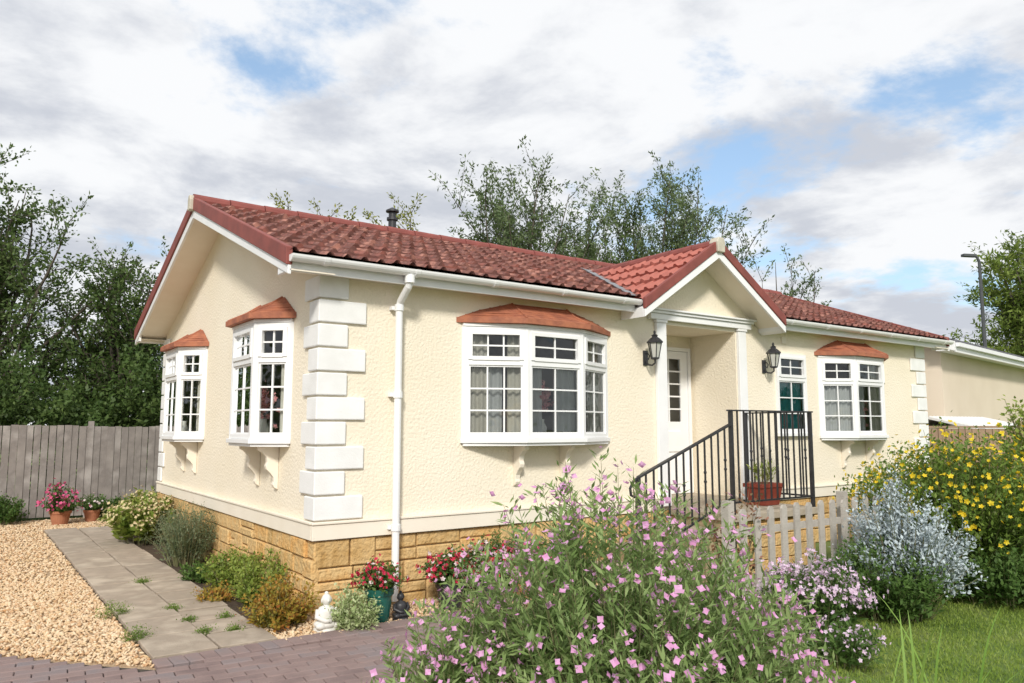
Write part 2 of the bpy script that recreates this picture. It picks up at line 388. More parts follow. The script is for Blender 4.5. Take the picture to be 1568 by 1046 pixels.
# ---------------- windows
FR = MB(); GL = MB(); CT = MB()
def panelT(P0, P1, out):
    d = Vector((P1[0] - P0[0], P1[1] - P0[1], 0)); Ln = d.length; d.normalize(); o = Vector((out[0], out[1], 0)).normalized()
    o = (o - d * o.dot(d)).normalized()
    T = Matrix(((d.x, o.x, 0, P0[0]), (d.y, o.y, 0, P0[1]), (0, 0, 1, 0), (0, 0, 0, 1)))
    return T, Ln
def panel(P0, P1, out, z0, z1, cols, rt=2, rb=3, fw=.045, tr=.68):
    T, Ln = panelT(P0, P1, out)
    zt = z0 + tr * (z1 - z0)
    B = lambda *a: FR.box(*a, 0, T)
    B(0, fw, -.035, .03, z0, z1); B(Ln - fw, Ln, -.035, .03, z0, z1)
    B(fw, Ln - fw, -.035, .03, z0, z0 + fw); B(fw, Ln - fw, -.035, .03, z1 - fw, z1); B(fw, Ln - fw, -.035, .032, zt - .028, zt + .028)
    for (a0, a1, c0, c1, sw, pr, rows) in ((fw, Ln - fw, zt + .028, z1 - fw, .034, .045, rt), (fw, Ln - fw, z0 + fw, zt - .028, .018, .018, rb)):
        B(a0 - (.008 if pr > .04 else 0), a0 + sw, -.02, pr, c0, c1); B(a1 - sw, a1 + (.008 if pr > .04 else 0), -.02, pr, c0, c1)
        B(a0 + sw, a1 - sw, -.02, pr, c0 - (.006 if pr > .04 else 0), c0 + sw); B(a0 + sw, a1 - sw, -.02, pr, c1 - sw, c1)
        i0, i1, k0, k1 = a0 + sw, a1 - sw, c0 + sw, c1 - sw
        for c in range(1, cols):
            xx = i0 + (i1 - i0) * c / cols; B(xx - .008, xx + .008, -.010, .014, k0, k1)
        for c in range(1, rows):
            zz = k0 + (k1 - k0) * c / rows; B(i0, i1, -.008, .011, zz - .008, zz + .008)
        GL.add([T @ Vector(p) for p in ((i0, 0.002, k0), (i1, 0.002, k0), (i1, 0.002, k1), (i0, 0.002, k1))], [(0, 1, 2, 3)])
def curtain(P0, P1, out, z0, z1, f0, f1, off=-.06, m=0, amp=.018):
    T, Ln = panelT(P0, P1, out); n = int(max(12, (f1 - f0) * Ln / .012)); vs = []
    for i in range(n + 1):
        s = (f0 + (f1 - f0) * i / n) * Ln; y = off + amp * math.sin(s * 75) + .006 * math.sin(s * 31 + 1)
        vs += [T @ Vector((s, y, z0)), T @ Vector((s + .005 * math.sin(s * 20), y * .98, z1))]
    CT.add(vs, [(2 * i, 2 * i + 2, 2 * i + 3, 2 * i + 1) for i in range(n)], m)
SI = MB(); BR = MB(); CO = MB()
def bay(mp, s0, sa, sb, s2, dep, cols, corb):
    pts = [(s0, 0), (sa, dep), (sb, dep), (s2, 0)]; wp = [mp(*p) for p in pts]; outs = []
    for i in range(3):
        P0, P1 = wp[i], wp[i + 1]; d = Vector((P1[0] - P0[0], P1[1] - P0[1])); c = Vector(mp((s0 + s2) / 2, -.6))
        o = Vector((d.y, -d.x))
        if o.dot(Vector(P0) - c) < 0: o = -o
        panel(P0, P1, o, BZ0, BZ1, cols[i]); outs.append(o)
    for p in wp: FR.tube([(p[0], p[1], BZ0), (p[0], p[1], BZ1)], .034, 10)
    def off(e, ew): return [mp(s0 - ew, .002), mp(s0 - ew, .03), mp(sa - e * .6, dep + e), mp(sb + e * .6, dep + e), mp(s2 + ew, .03), mp(s2 + ew, .002)]
    SI.prism(off(.055, .05), BZ0 - .045, BZ0 - .002); SI.prism(off(.03, .02), BZ0 - .075, BZ0 - .046)
    SI.prism(off(.04, .03), BZ1 + .002, BZ1 + .035)
    e = .10; ze = BZ1 + .037
    ring = [mp(s0 - .10, .004), mp(sa - .06, dep + e), mp(sb + .06, dep + e), mp(s2 + .10, .004)]
    BR.prism(ring, ze, ze + .055)
    inner = [mp(s0 - .08, .004), mp(sa - .05, dep + e - .02), mp(sb + .05, dep + e - .02), mp(s2 + .08, .004)]
    t0 = s0 + (sa - s0) * .95; t1 = s2 - (s2 - sb) * .95
    mid = [mp(s0 + .30 * (sa - s0), .004), mp(sa + .0, dep * .62), mp(sb - .0, dep * .62), mp(s2 - .30 * (s2 - sb), .004)]
    top = [mp(t0, .004), mp(t0 + .02, .02), mp(t1 - .02, .02), mp(t1, .004)]
    levels = [(inner, ze + .057), (mid, ze + .15), (top, ze + .25)]
    vs = []
    for (rg, zz) in levels: vs += [(p[0], p[1], zz) for p in rg]
    fs = []
    for l in range(2):
        for k in range(3): fs.append((l * 4 + k, l * 4 + k + 1, l * 4 + 5 + k, l * 4 + 4 + k))
    fs.append((8, 9, 10, 11)); BR.add(vs, fs)
    for k in (1, 2): BR.tube([vs[k], vs[4 + k], vs[8 + k]], .014, 6)
    for f in (.33, .66):
        BR.tube([Vector(vs[k]).lerp(Vector(vs[4 + k]), f) for k in range(4)], .006, 5)
        BR.tube([Vector(vs[4 + k]).lerp(Vector(vs[8 + k]), f) for k in range(4)], .006, 5)
    BR.tube([Vector(vs[4 + k]) for k in range(4)], .006, 5)
    prof = [(0.002, 1.452), (.21, 1.452), (.21, 1.42), (.17, 1.40), (.125, 1.35), (.115, 1.30), (.13, 1.265), (.12, 1.23), (.08, 1.19), (.05, 1.15), (.045, 1.11), (.055, 1.08), (.04, 1.05), (.002, 1.03)]
    for s in corb:
        pp = []
        for (n, z) in prof: a = mp(s - .03, n); pp.append((a[0], a[1], z))
        a = mp(s - .03, 0); c = mp(s + .03, 0); CO.extr(pp, (c[0] - a[0], c[1] - a[1], 0))
    return wp, outs
F = lambda s, n: (s, -n); S_ = lambda s, n: (-n, s)
wp1, o1 = bay(F, 1.54, 2.13, 2.87, 3.46, .27, (3, 2, 2), (2.18, 2.80))
wp2, o2 = bay(F, 7.73, 8.22, 8.97, 9.46, .27, (2, 2, 2), (8.25, 8.92))
wp3, o3 = bay(S_, .72, .98, 1.68, 1.94, .27, (2, 2, 2), (1.02, 1.60))
wp4, o4 = bay(S_, 3.95, 4.22, 4.95, 5.22, .27, (2, 2, 2), (4.26, 4.90))
panel((6.68, -.0), (7.38, -.0), (0, -1), 1.56, 2.69, 2)
SI.box(6.64, 7.42, -.07, -.002, 1.52, 1.558)
def C(wp, os_, k, *a, **kw): curtain(wp[k], wp[k + 1], os_[k], *a, **kw)
C(wp1, o1, 0, 1.58, 2.62, .06, .40, -.07)
C(wp1, o1, 0, 1.58, 2.30, .40, .62, -.075, 1); C(wp1, o1, 0, 1.58, 2.62, .70, .94, -.07)
C(wp1, o1, 1, 1.58, 2.30, .55, .95, -.07, 1); C(wp1, o1, 1, 1.58, 2.30, .06, .34, -.07, 1)
C(wp1, o1, 2, 1.58, 2.62, .4, .94, -.06)
C(wp2, o2, 0, 1.58, 2.32, .06, .94, -.06, 1)
C(wp2, o2, 1, 1.58, 2.32, .1, .45, -.06, 1); C(wp2, o2, 1, 1.58, 2.62, .62, .92, -.06, 0)
C(wp2, o2, 2, 1.58, 2.62, .1, .94, -.06)
C(wp3, o3, 0, 1.58, 2.62, .10, .35, -.05); C(wp3, o3, 1, 1.58, 2.62, .70, .94, -.05); C(wp3, o3, 1, 1.58, 2.62, .06, .22, -.05)
C(wp4, o4, 0, 1.58, 2.62, .10, .40, -.05); C(wp4, o4, 1, 1.58, 2.62, .65, .94, -.05)
curtain((6.72, 0), (7.34, 0), (0, -1), 1.6, 2.30, .02, .98, -.06, 2, amp=.006)
vs_ = MB()
for (x, y) in ((2.42, -.14), (2.75, -.1), (8.6, -.12), (-.10, 1.2), (-.10, 4.6), (-.14, 1.45)):
    vs_.lathe([(.03, 1.535), (.055, 1.58), (.06, 1.64), (.03, 1.70), (.035, 1.73)], (x, y, 0), 12)
vs_.obj('sill_vases', HOUSE, [m_statW], smooth=True)
c = np.array([(2.42, -.14, 1.95), (-.10, 1.2, 1.9), (8.6, -.12, 1.88)]); cc = np.repeat(c, 90, 0) + RNG.normal(size=(270, 3)) * (.05, .04, .09)
m_pinkf = M('pink_silk', (.70, .25, .28), (.8, .45, .42), island=.9)
npmesh('vase_flowers', flowers(cc, RNG.normal(size=cc.shape), .035), quadsF(270 * 5), [m_pinkf], HOUSE)
FR.obj('window_frames', HOUSE, [m_white]); GL.obj('window_glass', HOUSE, [m_glass], recalc=False)
CT.obj('curtains', HOUSE, [m_curt, m_net, m_teal], smooth=True, recalc=False)
SI.obj('window_sills', HOUSE, [m_white], bevel=.004); BR.obj('bay_roofs', HOUSE, [m_bayroof]); CO.obj('corbels', HOUSE, [m_cream], bevel=.006)

# porch surround and door
p = MB()
for (x0, x1) in ((OPX0 - .19, OPX0 - .02), (OPX1 + .02, OPX1 + .18)):
    p.box(x0, x1, -.045, -.003, .70, 2.93); p.box(x0 - .012, x1 + .012, -.058, -.003, .70, .84); p.box(x0 - .012, x1 + .012, -.058, -.003, 2.932, 2.965)
p.box(OPX0 - .30, OPX1 + .28, -.06, -.007, 2.967, 3.04); p.box(OPX0 - .33, OPX1 + .31, -.085, -.007, 3.042, 3.075); p.box(OPX0 - .36, OPX1 + .34, -.11, -.007, 3.077, 3.10)
p.obj('porch_surround', HOUSE, [m_white], bevel=.004)
d = MB(); dg = MB()
x0, x1, z0, z1 = 4.935, 5.785, .742, 2.755; Y = .79
d.box(x0, x0 + .05, Y - .04, Y + .03, z0, z1); d.box(x1 - .05, x1, Y - .04, Y + .03, z0, z1); d.box(x0 + .05, x1 - .05, Y - .04, Y + .03, z1 - .05, z1)
a0, a1 = x0 + .055, x1 - .055
d.box(a0, a0 + .14, Y - .02, Y + .02, z0, z1 - .055); d.box(a1 - .14, a1, Y - .02, Y + .02, z0, z1 - .055)
d.box(a0 + .14, a1 - .14, Y - .02, Y + .02, z1 - .16, z1 - .055); d.box(a0 + .14, a1 - .14, Y - .02, Y + .02, z0, z0 + .98)
d.box((a0 + a1) / 2 - .012, (a0 + a1) / 2 + .012, Y - .012, Y + .01, z0 + .98, z1 - .16)
for k in range(1, 5):
    zz = z0 + .98 + k * (z1 - .16 - z0 - .98) / 5; d.box(a0 + .14, a1 - .14, Y - .010, Y + .008, zz - .01, zz + .01)
for (c0, c1) in ((z0 + .12, z0 + .48), (z0 + .56, z0 + .86)):
    d.chb((a0 + .17, Y - .021, c0), (1, 0, 0), (0, 0, 1), (0, -1, 0), a1 - a0 - .34, c1 - c0, .018, .016)
d.obj('front_door', HOUSE, [m_white])
dg.add([(a0 + .14, Y, z0 + .98), (a1 - .14, Y, z0 + .98), (a1 - .14, Y, z1 - .16), (a0 + .14, Y, z1 - .16)], [(0, 1, 2, 3)])
dg.obj('door_glass', HOUSE, [m_glass], recalc=False)
h = MB(); h.tube([(a0 + .07, Y - .03, 1.75), (a0 + .07, Y - .07, 1.75), (a0 + .18, Y - .07, 1.75)], .01, 8); h.box(a0 + .045, a0 + .095, Y - .03, Y - .022, 1.62, 1.83)
h.obj('door_handle', HOUSE, [M('brass', (.6, .45, .2), metallic=1, rough=.3)])
vt = MB(); vt.box(6.84, 6.94, -.02, -.002, 2.83, 2.93); vt.obj('wall_vent', HOUSE, [m_cream], bevel=.006)
f = MB(); fx, fy = 2.57, 3.75
f.lathe([(.06, 3.9), (.06, 4.78), (.085, 4.78), (.085, 4.82), (.055, 4.83), (.055, 4.90), (.10, 4.91), (.10, 4.935), (.02, 4.98)], (fx, fy, 0), 14)
f.obj('flue_pipe', HOUSE, [m_black])
m_lglass = M('lantern_glass', (.6, .6, .55), rough=.1, spec=.6)
def lantern(x, z):
    e = empty('wall_lantern', (x, 0, z)); b = MB(); y = -.17
    b.box(x - .035, x + .035, -.018, -.002, z - .16, z + .02)
    b.tube([(x, -.01, z - .10), (x, -.06, z - .155), (x, -.12, z - .165), (x, y, z - .14), (x, y, z - .09)], .011, 8)
    b.tube([(x, -.01, z - .02), (x, -.05, z - .01), (x, -.08, z - .05), (x, -.06, z - .09), (x, -.04, z - .07)], .008, 6)
    n = 6
    b.lathe([(.03, z - .10), (.052, z - .09), (.052, z - .075)], (x, y, 0), 6)
    for k in range(n):
        a = 2 * math.pi * k / n; ca, sa_ = math.cos(a), math.sin(a)
        b.tube([(x + .047 * ca, y + .047 * sa_, z - .08), (x + .082 * ca, y + .082 * sa_, z + .10)], .006, 5)
    b.lathe([(.086, z + .098), (.10, z + .10), (.10, z + .115), (.055, z + .16), (.035, z + .17), (.035, z + .185), (.045, z + .19), (.012, z + .21), (.016, z + .235), (.003, z + .255)], (x, y, 0), 6)
    b.obj('lantern_body', e, [m_black])
    c = MB(); c.lathe([(.042, z - .074), (.076, z + .097)], (x, y, 0), 6); c.obj('lantern_glass', e, [m_lglass])
lantern(4.12, 2.55); lantern(6.42, 2.55)

# ------------------------------------------------------------ steps, railing
st = empty('entrance_steps', (4.5, -.5, 0)); s = MB()
s.box(4.46, 5.96, -.98, -.06, 0, .60, 0); s.box(4.42, 6.0, -1.05, -.052, .602, .68, 1); s.box(OPX0, OPX1, -.05, .8, .655, .735, 1)
for i, zt in enumerate((.51, .34, .17)):
    xa = 3.95 - i * .47; s.box(xa + .02, xa + .455, -1.0, -.06, 0, zt - .05, 0); s.box(xa - .01, xa + .468, -1.03, -.055, zt - .048, zt, 1)
s.obj('treads_and_landing', st, [m_mortar, m_step], bevel=.006)
s = MB()
def stones(O, U, N, length, h):
    z = 0
    while z < h - .03:
        hh = min(.14, h - z); x = 0
        while x < length - .01:
            ll = random.uniform(.18, .4)
            if length - x - ll < .1: ll = length - x
            s.chb(Vector(O) + Vector(U) * (x + .004) + Vector((0, 0, z + .004)), U, (0, 0, 1), N, ll - .008, hh - .008, random.uniform(.02, .03), .008); x += ll
        z += hh
stones((4.46, -.98, 0), (1, 0, 0), (0, -1, 0), 1.5, .6)
s.obj('landing_stonework', st, [m_stone])
rl = empty('metal_railing', (4.5, -1, 0)); r = MB(); YR = -1.0
ZT = 1.83; zl = .80
for (x, y) in ((4.44, YR), (5.94, YR), (5.94, -.04)):
    r.box(x - .02, x + .02, y - .02, y + .02, .3 if x < 5 else .68, ZT - .006)
r.box(4.40, 5.98, YR - .025, YR + .025, ZT - .005, ZT + .012); r.box(5.915, 5.965, YR + .026, -.02, ZT - .005, ZT + .012)
r.box(4.462, 5.918, YR - .012, YR + .012, zl, zl + .02); r.box(5.928, 5.952, YR + .022, -.062, zl, zl + .02)
def balu(x, y, z0, z1, deco):
    r.box(x - .008, x + .008, y - .008, y + .008, z0, z1)
    if deco:
        zc = (z0 + z1) / 2
        for kk in (-.05, .05): r.ell((x, y, zc + kk), (.018, .018, .022), 0, 8, 5)
for i in range(1, 13): balu(4.44 + i * 1.5 / 13, YR, zl + .02, ZT - .005, i % 3 == 0)
for i in range(1, 8): balu(5.94, YR + i * .96 / 8, zl + .02, ZT - .005, i % 3 == 0)
def zr(x): return 1.68 - (4.44 - x) * .37
r.extr([(4.42, YR - .024, zr(4.42) + .012), (4.42, YR - .024, zr(4.42) - .008), (2.98, YR - .024, zr(2.98) - .008), (2.98, YR - .024, zr(2.98) + .012)], (0, .048, 0))
r.tube([(2.99, YR, zr(2.99)), (2.92, YR, zr(2.92) - .01), (2.87, YR, zr(2.9) - .07), (2.88, YR, zr(2.9) - .14), (2.93, YR, zr(2.9) - .16)], .014, 8)
r.extr([(4.42, YR - .01, zr(4.42) - .80), (4.42, YR - .01, zr(4.42) - .82), (2.98, YR - .01, zr(2.98) - .82), (2.98, YR - .01, zr(2.98) - .80)], (0, .02, 0))
r.box(2.96, 3.0, YR - .02, YR + .02, 0.0, zr(2.98))
for i in range(1, 13):
    x = 2.98 + i * 1.46 / 13; balu(x, YR, zr(x) - .80, zr(x) - .008, i % 3 == 0)
r.obj('rails_and_balusters', rl, [m_black])

# ------------------------------------------------------------ ground
m_ground = M('lawn_ground', (.08, .13, .03), (.13, .19, .05), scale=1.5, rough=1, bump=.6, bscale=60, detail=8, c3=(.17, .21, .07))
g = MB(); g.add([(-400, -400, 0), (400, -400, 0), (400, 400, 0), (-400, 400, 0)], [(0, 1, 2, 3)]); g.obj('ground', None, [m_ground])
g = MB(); g.add([(-7, -.3, .006), (-1.2, -.9, .006), (2.95, -.85, .006), (2.95, .03, .006), (0, .03, .006), (0, 9.6, .006), (-7, 9.6, .006)], [(0, 1, 2, 3, 4, 5, 6)])
GR = empty('gravel', (-2, 3, 0)); g.obj('gravel_bed', GR, [m_grav], recalc=False)
bm = bmesh.new(); bmesh.ops.create_icosphere(bm, subdivisions=1, radius=1); iv = np.array([v.co[:] for v in bm.verts]); fi = np.array([[v.index for v in f.verts] for f in bm.faces]); bm.free()
def pebbles(name, n, x0, x1, y0, y1, rmin=.008, rmax=.022, ok=None):
    c = np.stack([RNG.uniform(x0, x1, n), RNG.uniform(y0, y1, n), np.zeros(n)], 1)
    if ok is not None: c = c[ok(c)]
    n = len(c)
    c[:, 2] = RNG.uniform(.008, .026, n)
    s = RNG.uniform(rmin, rmax, n)[:, None] * np.stack([RNG.uniform(.8, 1.35, n), RNG.uniform(.6, 1, n), RNG.uniform(.45, .75, n)], 1)
    a = RNG.uniform(0, 6.28, n); v = iv[None] * s[:, None] * (1 + RNG.normal(size=(n, 12, 1)) * .12)
    x = v[..., 0] * np.cos(a)[:, None] - v[..., 1] * np.sin(a)[:, None]; y = v[..., 0] * np.sin(a)[:, None] + v[..., 1] * np.cos(a)[:, None]
    v = np.stack([x, y, v[..., 2] + (x * RNG.normal(size=(n, 1)) * .5)], 2) + c[:, None]
    F_ = (fi[None] + (np.arange(n) * 12)[:, None, None]).reshape(-1, 3)
    npmesh(name, v.reshape(-1, 3), F_, [m_peb], GR, smooth=True)
inpave = lambda c: ~((c[:, 1] < -.8 - (c[:, 0] + 1.4) * 1.1) & (c[:, 0] < -1.4) | (c[:, 1] < -.80))
pebbles('pebbles_near', 16000, -3.2, -1.42, -1.0, 3.2, ok=inpave)
pebbles('pebbles_far', 9000, -3.6, -1.42, 3.2, 9.4, .012, .024)
pebbles('pebbles_by_fence', 2500, -1.42, .2, 7.8, 9.4, .012, .024)
pebbles('pebbles_strays', 160, -1.40, -.5, -.6, 4, .007, .012)
pebbles('pebbles_front', 5000, -.50, 2.9, -.80, -.02)
g = MB(); g.add([(-.52, -.3, .014), (-.02, .0, .014), (-.02, 7.2, .014), (-.35, 7.4, .014), (-.50, 7.2, .014)], [(0, 1, 2, 3, 4)]); g.obj('flower_bed_soil', None, [m_soil])
pt = MB()
y = -.62
while y < 7.6:
    ll = .60
    pt.chb((-1.40 + random.uniform(-.004, .004), y, .008), (1, 0, 0), (0, 1, 0), (0, 0, 1), .445, ll - .008, .032 + random.uniform(-.003, .003), .005)
    y += ll
y = -.62
while y < 7.3:
    ll = .46 if y < 1.5 else .60; gap = .05 if y < 1.5 else .010
    pt.chb((-.935 + random.uniform(-.012, .012), y, .008), (1, 0, 0), (0, 1, 0), (0, 0, 1), .42, ll - gap, .03 + random.uniform(-.003, .003), .006)
    y += ll
PTH = empty('garden_path', (-1, 3, 0)); pt.obj('paving_slabs', PTH, [m_slab])
g = MB(); g.add([(-1.41, -.64, .0095), (-.50, -.64, .0095), (-.50, 7.5, .0095), (-1.41, 7.6, .0095)], [(0, 1, 2, 3)]); g.obj('slab_joints', PTH, [m_soil], recalc=False)
dv = empty('driveway', (-1, -3, 0)); g = MB()
g.add([(-14, -14, .007), (1.5, -14, .007), (1.3, -.84, .007), (-1.42, -.84, .007), (-2.5, .35, .007), (-14, 3.2, .007)], [(0, 1, 2, 3, 4, 5)]); g.obj('joint_sand', dv, [m_joint], recalc=False)
g = MB()
ang = math.radians(-6); U = Vector((math.cos(ang), math.sin(ang), 0)); V = Vector((-math.sin(ang), math.cos(ang), 0))
def inside(p):
    if p.y > -.88 - max(0, -(p.x + 1.42)) * -1.08 : return False
    return -6.5 < p.x < 1.38 and p.y > -5.2
for j in range(-60, 40):
    for i in range(-45, 20):
        O = U * (i * .205 + (j % 2) * .1025) + V * (j * .105)
        c = O + U * .1 + V * .05
        if inside(c): g.chb(O + Vector((0, 0, .008 + random.uniform(0, .004))), U, V, (0, 0, 1), .2, .1, .022, .006)
g.obj('paving_blocks', dv, [m_block])
g = MB()
x = -1.42
while x < 1.25:
    g.chb((x, -.87, .008), (1, 0, 0), (0, 1, 0), (0, 0, 1), .1, .2, .03, .006); x += .105
g.obj('edging_blocks', dv, [m_block])

# ------------------------------------------------------------ fences
fe = empty('wooden_fence', (-2, 9.6, 0)); g = MB(); x = -10; k = 0
while x < 4.5:
    pan = int((x + 10) / 1.83)
    hgt = 1.68 + .02 * math.sin(pan * 2.3) + random.uniform(-.012, .012); wv = random.uniform(.104, .120); o_ = .014 if k % 2 else 0
    g.box(x, x + wv, 9.6 + o_, 9.613 + o_, .05, hgt); x += .118; k += 1
for z in (.35, .9, 1.45): g.box(-10, 4.5, 9.636, 9.68, z, z + .07)
x = -9.8
while x < 4.5: g.box(x, x + .09, 9.585, 9.675, 0, 1.76); x += 1.83
g.obj('boards_and_posts', fe, [m_wood])
fe = empty('picket_fence', (4, -2.25, 0)); g = MB(); x = 2.98
while x < 6.4:
    hgt = .94 + random.uniform(-.012, .012); y = -2.25
    g.extr([(x, y, .06), (x + .08, y, .06), (x + .08, y, hgt - .03), (x + .058, y, hgt), (x + .022, y, hgt), (x, y, hgt - .03)], (random.uniform(-.003, .003), .02, 0)); x += .195
for z in (.25, .70): g.box(2.95, 6.4, -2.228, -2.19, z, z + .06)
for x in (2.93, 4.7, 6.35): g.box(x - .04, x + .04, -2.19, -2.11, 0, 1.0)
g.obj('pickets_and_rails', fe, [m_picket])
fe = empty('wooden_fence', (12, -.5, 0)); g = MB()
A = Vector((10.95, .22, 0)); B = Vector((15.5, -3.0, 0)); d = (B - A); n = int(d.length / .118); d.normalize(); nv = Vector((-d.y, d.x, 0))
T = Matrix(((d.x, nv.x, 0, A.x), (d.y, nv.y, 0, A.y), (0, 0, 1, 0), (0, 0, 0, 1)))
for i in range(n): g.box(i * .118, i * .118 + .108, 0, .018, .05, 1.62 + random.uniform(-.01, .01), 0, T)
g.box(0, n * .118, -.02, .04, 1.635, 1.67, 0, T)
for i in range(0, n, 15): g.box(i * .118 - .05, i * .118 + .05, -.09, -.022, 0, 1.75, 0, T)
g.obj('boards_and_posts', fe, [M('brown_fence_wood', (.36, .25, .17), (.28, .19, .13), island=.5, rough=.9, bump=.4)])

# ------------------------------------------------------------ neighbour, shed, lamp
nb = empty('neighbouring_bungalow', (14, 1.6, 0))
d = Vector((math.cos(math.radians(9)), math.sin(math.radians(9)), 0)); nv = Vector((-d.y, d.x, 0)); A = Vector((14.3, 1.35, 0))
T = Matrix(((d.x, nv.x, 0, A.x), (d.y, nv.y, 0, A.y), (0, 0, 1, 0), (0, 0, 0, 1)))
g = MB(); LN = 13; WN = 5; RS = .34
zri = 3.42 + RS * (WN / 2 + .35)
g.extr([(0, 0, 0), (0, WN, 0), (0, WN, 3.33), (0, WN / 2, zri - .1), (0, 0, 3.33)], (LN, 0, 0)); g.obj('walls', nb, [m_nwall], T=T)
g = MB()
for sg in (0, 1):
    fy = (lambda y: y) if sg == 0 else (lambda y: WN - y)
    nc = 10; st_ = (WN / 2 + .35) / nc
    for k in range(nc):
        yy = -.35 + st_ * k; zz = 3.42 + RS * st_ * k
        g.extr([(-.3, fy(yy), zz + .05), (-.3, fy(yy + st_), zz + RS * st_ + .012), (-.3, fy(yy + st_), zz + RS * st_ - .05), (-.3, fy(yy), zz - .05)], (LN + .6, 0, 0))
    xx = -.3
    while xx < LN + .3:
        g.extr([(xx, fy(-.35), 3.46), (xx, fy(WN / 2), zri + .06), (xx, fy(WN / 2), zri), (xx, fy(-.35), 3.42)], (.04, 0, 0)); xx += .3
g.obj('roof', nb, [m_dark], T=T)
g = MB(); g.box(-.3, LN + .3, -.38, -.352, 3.20, 3.39); g.box(-.3, LN + .3, -.46, -.385, 3.31, 3.39); g.box(-.32, LN + .3, -.351, -.01, 3.24, 3.26)
for sg in (0, 1):
    fy = (lambda y: y) if sg == 0 else (lambda y: WN - y)
    g.extr([(-.34, fy(-.38), 3.42), (-.34, fy(WN / 2), zri), (-.34, fy(WN / 2), zri - .2), (-.34, fy(-.38), 3.22)], (.035, 0, 0))
g.box(8, 9.4, -.03, -.003, 1.6, 2.7); g.obj('fascia_and_gutter', nb, [m_white], T=T)
g = MB(); g.box(8.06, 8.67, -.04, -.031, 1.66, 2.64); g.box(8.73, 9.34, -.04, -.031, 1.66, 2.64); g.obj('window_glass', nb, [M('dark_glass', (.03, .035, .04), rough=.05, spec=.6)], T=T)
sh = empty('garden_shed', (13.2, .2, 0)); g = MB()
g.box(12.3, 14.3, .0, 1.3, 0, 1.62, 0); g.extr([(12.2, -.12, 1.66), (12.2, .65, 1.84), (12.2, 1.42, 1.66), (12.2, 1.42, 1.62), (12.2, .65, 1.80), (12.2, -.12, 1.62)], (2.25, 0, 0), 1)
for i in range(16): g.extr([(12.24 + i * .14, -.125, 1.662), (12.24 + i * .14, .65, 1.842), (12.24 + i * .14, .65, 1.862), (12.24 + i * .14, -.125, 1.682)], (.05, 0, 0), 1)
g.obj('shed_body', sh, [m_cream, m_white])
lx, ly = 26.6, 5.65
lp = empty('street_lamp', (lx, ly, 0)); g = MB()
g.tube([(lx, ly, 0), (lx, ly, 3), (lx, ly, 7.5), (lx - .06, ly + .04, 7.68), (lx - .2, ly + .14, 7.72)], [.09, .075, .055, .045, .04], 8)
g.extr([(lx - .15, ly + .0, 7.68), (lx - .05, ly + .16, 7.68), (lx - .42, ly + .42, 7.70), (lx - .52, ly + .26, 7.70)], (0, 0, .09))
g.obj('column_and_head', lp, [M('lamp_grey', (.08, .085, .09), rough=.5)])

# ------------------------------------------------------------ vegetation
def leafmat(name, a, b_, c, tr=.35, sp=.25, scale=1.2):
    return M(name, a, b_, scale=scale, island=.6, trans=tr, rough=.5, spec=sp, c3=c, contrast=(.3, .7))
lm_dark = leafmat('leaf_dark', (.045, .088, .024), (.085, .14, .036), (.15, .21, .065))
lm_mid = leafmat('leaf_mid', (.065, .11, .03), (.11, .17, .05), (.19, .25, .095))
lm_sil = leafmat('leaf_willow', (.075, .125, .045), (.13, .18, .075), (.21, .27, .13))
lm_yel = leafmat('leaf_yellow', (.16, .19, .035), (.26, .28, .05), (.38, .35, .08))
lm_con = leafmat('leaf_conifer', (.10, .16, .035), (.18, .25, .05), (.28, .33, .08))

